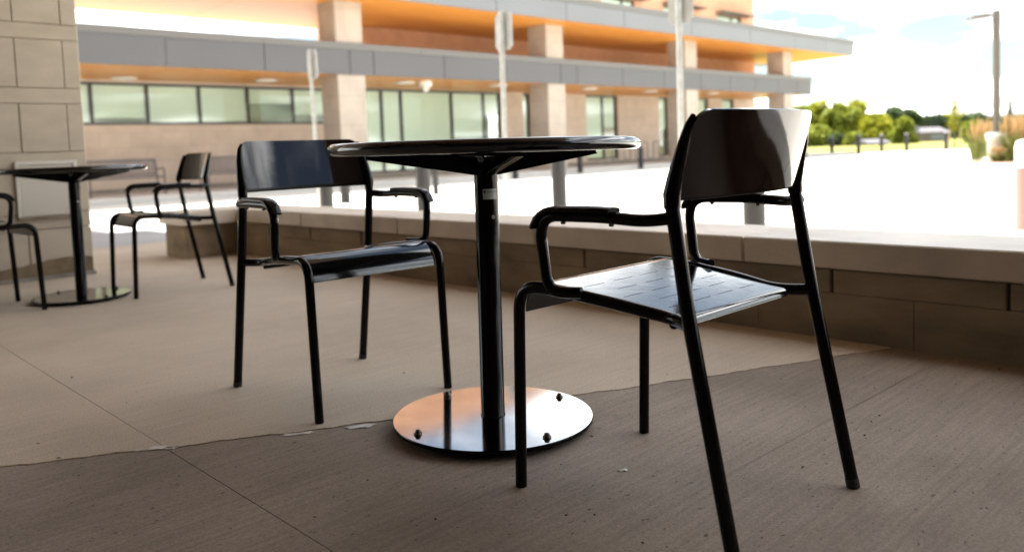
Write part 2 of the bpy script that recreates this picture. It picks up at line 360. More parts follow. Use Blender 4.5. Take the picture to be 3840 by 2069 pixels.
# sealant smears along the seam and loose debris
for px, py, L_, wd, lab in [(572, 1678, .052, .012, 'white sealant smear where the saw cut meets the slab seam'), (640, 1678, .015, .005, 'small sealant blob just past the saw cut on the dark slab'),
                            (1117, 1625, .040, .009, 'thin white sealant sliver on the seam between chair and plate'), (1350, 1596, .040, .014, 'broad white sealant patch on the seam beside the round base plate'), (2337, 1760, .012, .005, 'pale sealant fleck on the dark slab between chair legs')]:
    p = on_z(px, py); bm = bmesh.new(); bmesh.ops.create_uvsphere(bm, u_segments=14, v_segments=6, radius=1)
    for v in bm.verts:
        k = 1+.35*math.sin(v.co.x*5+px)+.25*math.sin(v.co.y*7+py); v.co = Vector((v.co.x*L_*(1+.2*math.sin(v.co.y*4)), v.co.y*wd*k, max(0, v.co.z)*.0025*k))
    me = bpy.data.meshes.new('sealant_smear'); bm.to_mesh(me); bm.free()
    o = link('sealant_smear', me, 'sealant', None, (p.x, p.y, -.0015)); o.rotation_euler.z = math.atan(-.56); tag(o, lab, 'sealant', 'sealant on the slab seam')
mb = MB()
for px, py in [(2103, 1740), (1340, 1447), (1515, 1398), (1165, 1290), (3270, 1580), (2230, 1930), (2126, 1930), (295, 1780), (2040, 1615), (1378, 1800), (3240, 1630), (2690, 1830), (1677, 1455), (3010, 1750), (2510, 1615)] + [(random.uniform(0, 3840), random.uniform(1350, 2069)) for _ in range(14)]:
    p = on_z(px, py); r = random.uniform(.0014, .0030) if py > 1300 else .003
    for _ in range(2):
        q = p + Vector((random.uniform(-r, r), random.uniform(-r, r), 0)); a = random.random()*3; u = Vector((math.cos(a), math.sin(a), 0))*r*1.4; v = Vector((-math.sin(a), math.cos(a), 0))*r*.6
        mb.add([q-u, q+v, q+u, q-v, q+Vector((0, 0, r*.8))], [(0, 1, 4), (1, 2, 4), (2, 3, 4), (3, 0, 4)])
tag(mb.build('debris', 'debris'), 'tiny dry seeds and grit scattered over the concrete', 'debris', kind='stuff')

# ------------------------------------------------------------------ low wall of blocks with cap stones
WX = 2.745; CAPX = 2.72
wall = thing('low_wall', 'low beige block wall with flat cap stones along the patio edge', 'wall', (0, 0, 0))
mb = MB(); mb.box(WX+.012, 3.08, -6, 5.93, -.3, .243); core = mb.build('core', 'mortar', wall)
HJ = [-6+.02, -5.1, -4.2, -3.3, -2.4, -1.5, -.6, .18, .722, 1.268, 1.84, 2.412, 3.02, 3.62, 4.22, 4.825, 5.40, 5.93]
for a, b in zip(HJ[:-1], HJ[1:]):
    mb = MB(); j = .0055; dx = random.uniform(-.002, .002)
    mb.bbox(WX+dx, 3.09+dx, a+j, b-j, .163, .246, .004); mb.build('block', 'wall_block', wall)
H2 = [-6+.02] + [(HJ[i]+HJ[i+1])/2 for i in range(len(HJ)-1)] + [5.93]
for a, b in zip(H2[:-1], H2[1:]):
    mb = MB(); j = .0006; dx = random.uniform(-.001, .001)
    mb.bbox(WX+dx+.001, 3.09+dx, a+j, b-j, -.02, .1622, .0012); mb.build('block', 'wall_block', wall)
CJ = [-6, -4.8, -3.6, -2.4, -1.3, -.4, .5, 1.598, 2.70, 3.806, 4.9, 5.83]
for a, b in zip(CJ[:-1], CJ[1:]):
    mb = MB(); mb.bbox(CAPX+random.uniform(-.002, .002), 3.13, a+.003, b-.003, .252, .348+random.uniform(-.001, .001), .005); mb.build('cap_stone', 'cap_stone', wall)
# the short return at the far end
def prism(mb, pts, z0, z1):
    n = len(pts); mb.add([(x, y, z0) for x, y in pts] + [(x, y, z1) for x, y in pts], [tuple(range(n))[::-1], tuple(range(n, 2*n))] + [(i, (i+1) % n, n+(i+1) % n, n+i) for i in range(n)])
mb = MB(); prism(mb, [(2.36, 5.945), (2.52, 5.935), (WX+.004, 5.936), (3.09, 5.936), (3.09, 6.32), (2.36, 6.32)], -.02, .246); mb.build('block', 'wall_block', wall)
mb = MB(); prism(mb, [(2.33, 5.885), (2.50, 5.86), (CAPX, 5.834), (3.13, 5.834), (3.13, 6.36), (2.33, 6.36)], .252, .349); mb.build('cap_stone', 'cap_stone', wall)

# ------------------------------------------------------------------ near stone pillar and its access panel
YP, XR = 5.77, 1.68
pil = thing('stone_pillar', 'tan stone block pillar carrying the patio roof beside the bistro tables', 'pillar', (XR-.7, YP+.45, 0))
def pbox(name, m, x0, x1, y0, y1, z0, z1, b=.003):
    mb = MB(); mb.bbox(x0-pil.location.x, x1-pil.location.x, y0-pil.location.y, y1-pil.location.y, z0, z1, b); return mb.build(name, m, pil)
pbox('core', 'pillar_mortar', XR-1.39, XR-.012, YP+.012, YP+.92, 0, 4.39)
ZC = [.02, .318, .418, .709, .808, 1.113, 1.212, 1.517, 1.616, 1.92, 2.02, 2.32, 2.42, 2.72, 2.82, 3.12, 3.22, 3.52, 3.62, 3.92, 4.02, 4.398]
XJ = [XR-1.40, XR-1.18, XR-.91, XR-.64, XR-.37, XR-.10, XR]
for i in range(len(ZC)-1):
    tall = i % 2 == 0; j = .002
    segs = XJ if tall else [XR-1.40, XR-.70, XR]
    for a, b in zip(segs[:-1], segs[1:]):
        e = random.uniform(-.002, .002) if tall else .003
        jj = j if tall else .0015
        pbox('stone_block', 'pillar_block', a+jj, b-jj, YP+e, YP+.925, ZC[i]+j, ZC[i+1]-j, .004)
pbox('plinth', 'plinth', XR-1.41, XR+.008, YP-.012, YP+.93, -.01, .024, .004)
# mud splash on the lowest course
mb = MB(); n = 26; top = []; 
for i in range(n+1):
    x = XR-1.35+1.34*i/n; zt = .06+.075*math.exp(-((x-(XR-.16))/.28)**2)+.03*math.exp(-((x-(XR-.75))/.3)**2)+random.uniform(-.006, .006); top.append((x, zt))
vv = [(x-pil.location.x, YP-.0055-pil.location.y, .0245) for x, _ in top] + [(x-pil.location.x, YP-.0055-pil.location.y, z) for x, z in top]
mb.add(vv, [(i, i+1, n+2+i, n+1+i) for i in range(n)]); mb.build('mud_stain', 'dirt', pil)
ap = thing('access_panel', 'white framed metal access panel fixed on the stone pillar', 'access panel', ((1.262+1.612)/2, YP-.004, .38))
def abox(name, m, x0, x1, y0, y1, z0, z1, b=.002, par=None):
    mb = MB(); o = ap.location; mb.bbox(x0-o.x, x1-o.x, y0-o.y, y1-o.y, z0-o.z, z1-o.z, b); return mb.build(name, m, par or ap)
x0, x1, z0, z1 = 1.26, 1.612, .385, .752
abox('frame_rail', 'panel_frame', x0, x1, YP-.022, YP-.003, z1-.022, z1); abox('frame_rail', 'rust', x0, x1, YP-.020, YP-.003, z0, z0+.020)
abox('frame_stile', 'panel_frame', x0, x0+.022, YP-.022, YP-.003, z0+.0205, z1-.0225); abox('frame_stile', 'panel_frame', x1-.022, x1, YP-.022, YP-.003, z0+.0205, z1-.0225)
abox('door', 'panel_white', x0+.025, x1-.025, YP-.014, YP-.003, z0+.023, z1-.025)
mb = MB(); mb.sweep([(-.10, -.012, .13+.15), (-.10, -.020, .13+.15)], .006, 10, (1, 0, 0)); mb.build('latch', 'dark_bolt', ap)

# ------------------------------------------------------------------ patio roof overhead
pc = thing('patio_roof', 'broad flat patio roof with dark brown wood soffit overhead', 'roof', (0, 0, 0))
mb = MB(); mb.box(-9, 3.41, -12, 15.0, 4.43, 5.2); mb.build('slab', 'roof', pc)
y = -11.98
while y < 14.9:
    mb = MB(); mb.box(-8.97, 3.39, y+.004, min(y+.6, 14.98)-.004, 4.40, 4.428); mb.build('soffit_plank', 'soffit_dark', pc); y += .6
for a in range(-12, 15, 4):
    mb = MB(); mb.bbox(3.412, 3.45, a+.01, min(a+4, 15.0)-.01, 4.37, 5.25, .004); mb.build('fascia_panel', 'fascia_low', pc)
for a in range(-9, 5, 4):
    mb = MB(); mb.bbox(a+.01, min(a+4, 3.45)-.01, 15.002, 15.04, 4.37, 5.25, .004); mb.build('fascia_panel', 'fascia_low', pc)
# unseen dark walls behind the camera, added to cut bounced light in the patio
ow = thing('patio_shade_walls', 'unseen dark walls added behind the patio to cut bounced light', 'building', (-6, -2, 0))
mb = MB(); mb.box(-3, -.05, -10, 12, -.02, 4.399); mb.build('wall', 'dark_wall', ow)
mb = MB(); mb.box(-.049, 9.0, -2.2, -1.2, -.02, 4.399); mb.build('wall', 'dark_wall', ow)

# ------------------------------------------------------------------ chairs
def make_chair():
    t = thing('armchair', 'x', 'chair', group='black metal armchairs')
    hw = .2125
    armlow = []
    for s in (-1, 1):
        mb = MB(); fl = fillet([(s*hw, .252, 0), (s*hw, .236, .431), (s*hw*.985, .10, .4245)], [.058], 9)
        mb.sweep(fl, .0122, 14); mb.build('leg', 'black', t)
        mb = MB(); mb.sweep(fillet([(s*hw*.985, .1005, .4245), (s*.198, -.02, .412), (s*.180, -.125, .396), (s*.2205, -.184, .396)], [.06, .035], 6), .0118, 14); mb.build('seat_rail', 'black', t)
        mb = MB(); mb.sweep(fillet([(s*.224, -.262, 0), (s*.220, -.178, .42), (s*.217, -.150, .600)], [.05], 4), [.0128]*7, 14); lg = mb.build('leg', 'black', t)
        mb = MB(); mb.sweep([(s*.224, -.262, .0005), (s*.2238, -.2585, .018)], .0134, 14); mb.build('foot_cap', 'rubber', lg)
        # flattened upright that carries the back
        mb = MB(); up = [(s*.2172, -.1508, .595), (s*.2165, -.1495, .618), (s*.2155, -.157, .650), (s*.2120, -.171, .700), (s*.2060, -.180, .735), (s*.198, -.1845, .752)]
        mb.sweep(up, [.0146, .0155, .0135, .0105, .0075, .0045], 14); mb.build('upright', 'black', t)
        # arm: one bent tube from the rear leg round to the rail
        arm = fillet([(s*.2205, -.158, .580), (s*.246, -.115, .575), (s*.252, -.02, .580), (s*.252, .135, .578), (s*.248, .118, .430), (s*.2205, .058, .4305)], [.03, .03, .052, .045], 8)
        mb = MB(); mb.sweep(arm, .0112, 14); ar = mb.build('armrest', 'black', t)
        pp = [Vector(p) for p in arm]; i0 = next(i for i, p in enumerate(pp) if p.y > -.075); pad = []
        for i in range(i0, len(pp)):
            if pp[i].z < .552 and pp[i].y > .05: break
            pad.append(pp[i])
        pad.append(pad[-1] + (pad[-1]-pad[-2]).normalized()*.012)
        prof = [(-.017, .0085), (-.0185, .0118), (-.0165, .0165), (-.008, .0188), (.008, .0188), (.0165, .0165), (.0185, .0118), (.017, .0085)]
        prof = [(a, b) for a, b in prof]
        mb = MB(); mb.sweep(pad, 1.0, prof=[(a, -b) for a, b in prof][::-1], side=(1, 0, 0)); mb.build('arm_pad', 'black', ar)
        for yy in (-.045, .07):
            mb = MB(); mb.lathe([(.0035, .5635), (.0048, .5645), (.0048, .570)], 10, s*.252, yy); mb.build('screw', 'dark_bolt', ar)
    # seat: pressed sheet with rows of slots, rolled front and rear edges
    prof = []
    for k in range(6):
        a = math.pi/2*k/5; prof.append((-.140-.015*math.cos(a), .388+.015*math.sin(a)))
    for k in range(1, 27): prof.append((-.140+k*.0117, .403+.036*k/26))
    for k in range(1, 9):
        a = math.pi/2*k/8; prof.append((.164+.070*math.sin(a), .371+.068*math.cos(a)))
    xs = sorted(set([-.198, .198] + [round(x0_+dx, 4) for r_ in (0, 1) for x0_ in [(-.17+r_*.045)+q*.09 for q in range(4)] for dx in (0, .062) if abs(x0_+dx) < .19]))
    slotrows = {}
    for r_, pi in enumerate((9, 13, 17, 21, 25)): slotrows[pi] = r_ % 2
    V = []; F = []
    # thin each slot row: insert a pair of close profile points
    prof2 = []; rows = []
    for i, (yy, zz) in enumerate(prof):
        prof2.append((yy, zz))
        if i in slotrows: rows.append((len(prof2)-1, slotrows[i])); prof2.append((yy+.0022, zz+.0022*.1183))
    for yy, zz in prof2:
        for x in xs: V.append((x*(.86+.14*min(1, (yy+.155)/.20)), yy, zz))
    nx = len(xs); holes = {i: r_ for i, r_ in rows}
    for i in range(len(prof2)-1):
        for k in range(nx-1):
            mid = (xs[k]+xs[k+1])/2
            if i in holes:
                st = -.17+holes[i]*.045
                if any(st+q*.09 < mid < st+q*.09+.062 and abs(st+q*.09+.062) < .19 for q in range(4)): continue
            F.append((i*nx+k, i*nx+k+1, (i+1)*nx+k+1, (i+1)*nx+k))
    me = bpy.data.meshes.new('seat'); me.from_pydata(V, [], F); bm = bmesh.new(); bm.from_mesh(me)
    bmesh.ops.recalc_face_normals(bm, faces=bm.faces[:])
    if sum(f.normal.z for f in bm.faces) < 0: bmesh.ops.reverse_faces(bm, faces=bm.faces[:])
    ret = bmesh.ops.solidify(bm, geom=bm.faces[:], thickness=.0024)
    for f in bm.faces: c_y = f.calc_center_median().y; f.smooth = (c_y < -.139 or c_y > .163) and abs(f.normal.x) < .5
    bm.to_mesh(me); bm.free(); me.update()
    try: me.set_sharp_from_angle(angle=math.radians(40))
    except Exception: pass
    link('seat', me, 'black_seat', t)
    mb = MB(); mb.sweep([(-.205, .10, .4165), (.205, .10, .4165)], .009, 10, (0, 1, 0)); mb.build('crossbar', 'black', t)
    mb = MB(); mb.sweep([(-.178, -.118, .385), (.178, -.118, .385)], .009, 10, (0, 1, 0)); mb.build('crossbar', 'black', t)
    # backrest: bowed sheet with rounded top corners
    NU, NV = 26, 16; zb, zt, rc = .613, .7615, .034; V = []; F = []
    for j in range(NV+1):
        v = 1-(1-j/NV)**1.6; z = zb+(zt-zb)*v; hwid = .2115-.006*v
        if z > zt-rc: hwid -= rc-math.sqrt(max(0, rc*rc-(z-(zt-rc))**2))
        for i in range(NU+1):
            u = -1+2*i/NU; x = u*hwid; uu = x/.2115
            yb = -.148 - .040*v - .030*(1-abs(uu)**2.6)
            V.append((x, yb, z))
    n1 = NU+1
    for j in range(NV):
        for i in range(NU): F.append((j*n1+i, j*n1+i+1, (j+1)*n1+i+1, (j+1)*n1+i))
    me = bpy.data.meshes.new('backrest'); me.from_pydata(V, [], F); bm = bmesh.new(); bm.from_mesh(me)
    bmesh.ops.recalc_face_normals(bm, faces=bm.faces[:]); bmesh.ops.solidify(bm, geom=bm.faces[:], thickness=.007)
    for f in bm.faces: f.smooth = True
    bm.to_mesh(me); bm.free(); me.update()
    try: me.set_sharp_from_angle(angle=math.radians(50))
    except Exception: pass
    bk = link('backrest', me, 'black_back', t)
    # folded lip along the bottom of the back, and its rounded rim
    lip = []
    for i in range(NU+1):
        u = -1+2*i/NU; lip.append((u*.209, -.148-.030*(1-abs(u)**2.6)+.001, zb-.001))
    mb = MB(); mb.sweep(lip, .0052, 8, (0, 0, 1)); mb.build('lower_rim', 'black', bk)
    return t
ch = make_chair()
ch.location = (1.362, .955, -.0025); ch['label'] = 'glossy black metal armchair seen from behind on the dark slab'
c2 = copy_tree(ch, (1.302, 2.142, 0), math.pi-math.radians(2.8), 'glossy black metal armchair facing the camera behind the round table')
c3 = copy_tree(ch, (1.752, 4.655, 0), math.pi/2-math.radians(3), 'black metal armchair near the low wall end at the far table')
c4 = copy_tree(ch, (.815, 4.74, 0), -math.pi/2+math.radians(3), 'black metal armchair with only front legs and arm in view, at far table')

# ------------------------------------------------------------------ bistro tables
def make_table():
    t = thing('bistro_table', 'x', 'table', group='round black bistro tables')
    RB = .258
    mb = MB(); mb.lathe([(RB-.004, .0125), (RB, .0135), (RB, .0205), (RB-.0015, .0226)], 96); bp = mb.build('base_plate', 'black', t); bp.data.materials.append(M['black_plate']); bp.data.polygons[-1].material_index = 1
    for k in range(4):
        a = math.radians(82.5+90*k); x, y_ = (RB-.035)*math.cos(a), (RB-.035)*math.sin(a)
        mb = MB(); mb.lathe([(.0105, .0226), (.0105, .0262), (.0075, .0268), (.0075, .0290), (.0058, .0335), (.002, .0345)], 12, x, y_); mb.build('bolt', 'dark_bolt', bp)
        mb = MB(); mb.lathe([(.016, .0005), (.018, .002), (.018, .0124)], 16, x, y_); mb.build('glide', 'rubber', bp)
    mb = MB(); mb.lathe([(.0318, .0227), (.0318, .0252), (.0305, .026), (.0305, .52), (.0305, .69)], 40); col = mb.build('column', 'black', t)
    R = .392; rim = []
    for k in range(13):
        a = -math.pi/2+math.pi*k/12; rim.append((R-.0152+.0152*math.cos(a), .7150+.0152*math.sin(a)))
    mb = MB(); mb.lathe([(R-.10, .7005)] + rim, 120); mb.build('tabletop', 'black_seat', t)
    mb = MB(); mb.lathe([(.085, .692), (.09, .694), (.09, .7004)], 32); mb.build('mounting_plate', 'black', t)
    for k in range(4):
        a = math.radians(-42+14+90*k); u = Vector((math.cos(a), math.sin(a), 0)); n_ = Vector((-u.y, u.x, 0)); th = .0035
        pr = [(.028, .645), (.300, .6915), (.300, .6995), (.028, .6995)]
        mb = MB(); vv = [u*r + Vector((0, 0, z)) + n_*sg*th for sg in (-1, 1) for r, z in pr]
        mb.add(vv, [(0, 1, 2, 3), (7, 6, 5, 4)] + [(i, 4+i, 4+(i+1) % 4, (i+1) % 4) for i in range(4)]); br = mb.build('bracket', 'black', t)
        # folded flange along the sloping edge of the bracket
        q = [(.030, .645), (.300, .6912)]; mb = MB(); P0 = u*q[0][0]+Vector((0, 0, q[0][1])); P1 = u*q[1][0]+Vector((0, 0, q[1][1]))
        mb.sweep([P0, P1], 1, prof=[(-.012, -.0015), (.012, -.0015), (.012, .0015), (-.012, .0015)], side=n_); mb.build('flange', 'black', br)
    # screws and the maker's sticker face the camera side
    av = math.atan2(-1.535, -1.385)
    def on_col(da, z, out): a = av+da; return Vector((math.cos(a)*(.0305+out), math.sin(a)*(.0305+out), z)), Vector((math.cos(a), math.sin(a), 0))
    for da, z, r in ((-.38, .684, .0075), (.50, .538, .0045)):
        p, d = on_col(da, z, -.001); mb = MB(); mb.sweep([p, p+d*.0045], r, 16, (0, 0, 1)); sc_ = mb.build('screw', 'steel', col)
        mb = MB(); mb.sweep([p+d*.0046, p+d*.0050], r*.38, 10, (0, 0, 1)); mb.build('screw_socket', 'ink', col)
    return t, col, av
tb, col, av = make_table()
tb.location = (1.376, 1.541, -.001)
tb['label'] = 'round black bistro table on glossy base plate between two armchairs'
t2 = copy_tree(tb, (1.306, 4.735, .0), math.radians(25), 'round black bistro table standing before the stone pillar'); t2.scale = (.93, .93, .97)
tv = Vector((-1.541, 1.376, 0)).normalized()      # lean to image right, as the floor falls to its drain
tb.rotation_mode = 'QUATERNION'; 
from mathutils import Quaternion
tb.rotation_quaternion = Quaternion(Vector((1.376, 1.541, 0)).normalized(), math.radians(.6))
# sticker on the nearer table's column only
mb = MB(); n = 12; a0, a1, z0, z1 = av-.30, av+.92, .583, .609
vv = []
for i in range(n+1):
    a = a0+(a1-a0)*i/n
    for z in (z0, z1): vv.append((math.cos(a)*.03075, math.sin(a)*.03075, z))
mb.add(vv, [(2*i, 2*i+2, 2*i+3, 2*i+1) for i in range(n)], True); stk = mb.build('sticker', 'sticker', col)
def sticker_mark(me, da, z):
    for v in me.vertices:
        a = av+da+v.co.x/.031; h = v.co.y; v.co = (math.cos(a)*.0310, math.sin(a)*.0310, z+h)
    return me
def text_mesh(s_, size):
    cu = bpy.data.curves.new('lettering', 'FONT'); cu.body = s_; cu.size = size; o = bpy.data.objects.new('lettering', cu); C.objects.link(o)
    me = bpy.data.meshes.new_from_object(o.evaluated_get(bpy.context.evaluated_depsgraph_get())); bpy.data.objects.remove(o); return me
bpy.context.view_layer.update()
me = sticker_mark(text_mesh('MAGLIN', .0078), .02, .5995); link('lettering', me, 'ink', col)
mb = MB(); mb.add([(.0032*math.cos(2*math.pi*k/14), .0032*math.sin(2*math.pi*k/14), 0) for k in range(14)], [tuple(range(14))]); me = sticker_mark(mb.mesh('emblem'), -.15, .602); link('emblem', me, 'ink', col)

# ------------------------------------------------------------------ the building across the lot
YF, YC, YU = 22.9, 19.4, 18.5
bd = thing('canopied_building', 'beige stone and orange brick building with two long flat canopies', 'building', (27, YF, 0))
BO = bd.location.copy()
def B(name, m, x0, x1, y0, y1, z0, z1, b=0, par=None):
    mb = MB(); a = (x0-BO.x, x1-BO.x, y0-BO.y, y1-BO.y, z0, z1)
    if b: mb.bbox(*a, b)
    else: mb.box(*a)
    return mb.build(name, m, par or bd)
def bmesh_wall(name, m, x0, x1, z0, z1, y, th, holes, par=None):
    """front wall with rectangular openings [(x0,x1,z0,z1)]"""
    mb = MB(); X = sorted({x0, x1} | {h for q in holes for h in q[:2]}); Zs = sorted({z0, z1} | {h for q in holes for h in q[2:]})
    for i in range(len(X)-1):
        for k in range(len(Zs)-1):
            xm, zm = (X[i]+X[i+1])/2, (Zs[k]+Zs[k+1])/2
            if any(q[0] < xm < q[1] and q[2] < zm < q[3] for q in holes): continue
            a0_, a1_, c0, c1 = X[i]-BO.x, X[i+1]-BO.x, Zs[k], Zs[k+1]; y_ = y-BO.y
            mb.add([(a0_, y_, c0), (a1_, y_, c0), (a1_, y_, c1), (a0_, y_, c1)], [(0, 1, 2, 3)])
    for q in holes:
        a0_, a1_, c0, c1 = q[0]-BO.x, q[1]-BO.x, q[2], q[3]; y_ = y-BO.y; e = y_+th
        mb.add([(a0_, y_, c0), (a1_, y_, c0), (a1_, y_, c1), (a0_, y_, c1), (a0_, e, c0), (a1_, e, c0), (a1_, e, c1), (a0_, e, c1)], [(0, 4, 5, 1), (1, 5, 6, 2), (2, 6, 7, 3), (3, 7, 4, 0)])
    return mb.build(name, m, par or bd)
def window(x0, x1, z0, z1, mull, y=YF, fr=.07, blinds=()):
    wdw = B('window', 'frame', x0, x1, y+.10, y+.16, z1-fr, z1)
    B('frame', 'frame', x0, x1, y+.10, y+.16, z0, z0+fr, par=wdw)
    xs_ = [x0] + list(mull) + [x1]
    for i, x in enumerate(xs_):
        a = x if i == 0 else (x-fr if i == len(xs_)-1 else x-fr/2); B('mullion', 'frame', a, a+fr, y+.098, y+.162, z0+fr, z1-fr, par=wdw)
    for i in range(len(xs_)-1):
        a, b_ = xs_[i]+fr/2+(fr/2 if i == 0 else 0), xs_[i+1]-fr/2-(fr/2 if i == len(xs_)-2 else 0)
        B('pane', 'glass', a, b_, y+.125, y+.133, z0+fr, z1-fr, par=wdw)
        k = blinds[i] if i < len(blinds) else 1.0
        if k > 0: B('roller_blind', 'blind', a+.03, b_-.03, y+.17, y+.175, z1-fr-(z1-z0-2*fr)*k+.02, z1-fr, par=wdw)
    B('room', 'room', x0-.1, x1+.1, y+.9, y+.92, z0-.1, z1+.1, par=wdw)
    return wdw
WIN = [(5.4, 14.6, 1.80, 2.93, [6.905, 8.34, 9.79, 11.26, 12.74], (1, .9, 1, 1, .45, .8)), (14.95, 21.55, .13, 2.97, [16.063, 16.876, 19.144, 20.706], (1, 1, 1, .6, .3)),
       (22.70, 23.12, .18, 2.97, [], (1,)), (26.49, 28.64, .19, 2.97, [27.70], (1, .5)), (31.70, 32.48, .19, 2.97, [], (.55,)), (35.0, 35.95, .19, 2.97, [], (.8,)), (37.19, 38.37, .19, 2.97, [], (.4,))]
bmesh_wall('lower_wall', 'beige', 2.0, 40.58, 0, 3.0, YF, .3, [q[:4] for q in WIN])
for q in WIN: window(q[0], q[1], q[2], q[3], q[4], blinds=q[5])
B('base_course', 'plinth', 2.0, 40.585, YF-.012, YF-.002, 0, .10)
B('end_wall', 'beige', 40.3, 40.578, YF+.01, YF+14, 0, 3.0)
B('roof_deck', 'roof', 2.0, 40.58, YF+.32, YF+14, 3.2, 3.3)
# upper brick storeys
UW = [(36.9-4.6*i, 39.3-4.6*i, zz, zz+1.55) for i in range(5) for zz in (5.75,)]
bmesh_wall('brick_wall', 'brick', 15.2, 40.58, 3.3, 9.35, YF+.02, .2, UW)
for i, q in enumerate(UW):
    window(q[0], q[1], q[2], q[3], [q[0]+1.6], y=YF+.02, blinds=(.7, .8))
    B('sunshade', 'frame', q[0]-.12, q[1]+.55, YF-.50, YF+.018, q[3]+.02, q[3]+.08)
B('brick_end_wall', 'brick', 40.3, 40.578, YF+.05, YF+9, 3.3, 9.35); B('brick_end_wall', 'brick', 15.22, 15.5, YF+.05, YF+2.6, 3.3, 9.35); B('brick_back_wall', 'brick', 15.5, 19, YF+2.4, YF+2.59, 3.3, 9.35); B('brick_end_wall', 'brick', 19, 19.25, YF+2.6, YF+9, 3.3, 9.35)
B('parapet_coping', 'coping', 15.15, 40.65, YF-.04, YF+.3, 9.352, 9.45)
B('upper_roof', 'roof', 19.3, 40.3, YF+.25, YF+9, 9.15, 9.25)
# pillars
for k in range(-1, 4):
    x = 12.15+8.33*k; B('pillar', 'beige_pillar', x, x+.88, YC+.012, YC+.90, 0, 2.999); B('pillar', 'beige_pillar', x+.01, x+.87, YC+.04, YC+.90, 3.83, 4.998)
# lower canopy
LC = B('lower_canopy', 'roof_bounce', 0, 39.86, YC+.02, YF-.004, 3.02, 3.80)
seam = [0, 4.2] + [on_y(px, 230, YC).x for px in (620, 990, 1310, 1399, 1663, 1895, 2099, 2160, 2331, 2487, 2624, 2735, 2830, 2915, 2985)] + [39.9]
for a, b in zip(seam[:-1], seam[1:]): B('fascia_panel', 'fascia_low', a+.012, b-.012, YC-.03, YC+.018, 2.98, 3.66, .004, LC)
for a in range(0, 40, 5): B('coping', 'coping', a+.003, min(a+5, 39.92)-.003, YC-.045, YC+.12, 3.664, 3.85, .004, LC)
B('end_fascia', 'fascia_low', 39.862, 39.90, YC+.02, YF, 2.98, 3.84, .004, LC)
for k, a in enumerate([x*2.6 for x in range(16)]):
    if a < 39.8: B('soffit_panel', 'soffit', a+.006, min(a+2.6, 39.85)-.006, YC+.02, YF-.006, 2.99, 3.018, 0, LC)
# upper canopy
UC = B('upper_canopy', 'roof', 0, 42.86, YU+.02, 24.15, 5.03, 5.72)
us = [0, 4, 8.5, 13.2] + [on_y(px, 60, YU).x for px in (1860, 2122, 2338)] + [27.9, 32.4, 36.5, 39.6, 42.9]
for a, b in zip(us[:-1], us[1:]): B('fascia_panel', 'fascia_up', a+.010, b-.010, YU-.03, YU+.018, 4.99, 5.60, .004, UC)
for a in range(0, 43, 6): B('coping', 'coping', a+.003, min(a+6, 42.93)-.003, YU-.05, YU+.14, 5.604, 5.80, .004, UC)
B('end_fascia', 'fascia_up', 42.862, 42.90, YU+.02, 24.15, 4.99, 5.79, .004, UC)
for k in range(9): 
    a = k*5.0
    if a < 42.8:
        B('soffit_panel', 'soffit', a+.008, min(a+5, 42.85)-.008, YU+.02, 21.3, 5.0, 5.028, 0, UC)
        B('soffit_panel', 'soffit', a+.008, min(a+5, 42.85)-.008, 21.312, YF-.005 if a > 13 else 24.14, 5.0, 5.028, 0, UC)
# ceiling lights and camera dome under the lower canopy
for px, py in [(466, 297), (998, 305), (1517, 313), (1868, 323), (2208, 335), (2437, 345), (2669, 353), (2835, 360)]:
    p = on_z(px, py, 2.94); y_ = min(max(p.y, 20.0), 22.2); k = y_/p.y; p = Vector((p.x*k, y_, 0))-BO
    mb = MB(); mb.lathe([(.20, 2.925), (.30, 2.94), (.33, 2.962), (.30, 2.975)], 24, p.x, p.y); mb.build('ceiling_light', 'lightglass', bd)
    mb = MB(); mb.lathe([(.12, 2.975), (.12, 2.99)], 16, p.x, p.y); mb.build('light_canopy', 'lamp', bd)
p = on_z(1595, 315, 2.96); y_ = 20.4; k = y_/p.y; p = Vector((p.x*k, y_, 0))-BO
mb = MB(); mb.lathe([(.07, 2.68), (.09, 2.72), (.09, 2.80), (.19, 2.82), (.21, 2.88), (.20, 2.99)], 20, p.x, p.y); mb.build('camera_dome', 'lightglass', bd)

# ------------------------------------------------------------------ street furniture
def make_bench(label, x, y):
    t = thing('bench', label, 'bench', (x, y, 0), 0, 'grey slatted benches by the building')
    Lb = 1.62
    for s in (-1, 1):
        mb = MB(); xx = s*(Lb/2+.02)
        mb.sweep(fillet([(xx, .28, 0), (xx, .24, .42), (xx, .33, .84)], [.05], 4), .018, 8); mb.build('end_frame', 'bench', t)
        mb = MB(); mb.sweep(fillet([(xx, -.22, 0), (xx, -.22, .62), (xx, .27, .60)], [.06], 5), .018, 8); mb.build('end_frame', 'bench', t)
    for (y0, z0) in ((-.22, .42), (.22, .42), (.25, .48), (.33, .84)):
        mb = MB(); mb.sweep([(-Lb/2, y0, z0), (Lb/2, y0, z0)], .016, 8, (0, 1, 0)); mb.build('rail', 'bench', t)
    n = 23
    m1 = MB(); m1.bbox(-.016, .016, -.20, .20, .425, .433, .001); me1 = m1.mesh('slat')
    m2 = MB(); m2.sweep([(0, .252, .49), (0, .325, .83)], 1, prof=[(-.016, -.003), (.016, -.003), (.016, .003), (-.016, .003)]); me2 = m2.mesh('slat')
    for i in range(n):
        xx = -Lb/2+Lb*(i+.5)/n; link('slat', me1, 'bench', t, (xx, 0, 0)); link('slat', me2, 'bench', t, (xx, 0, 0))
    return t
make_bench('grey metal slatted bench under the strip windows, beside the stone pillar', 6.62, 20.0)
make_bench('grey metal slatted bench under the strip windows, farther from the stone pillar', 9.35, 20.0)

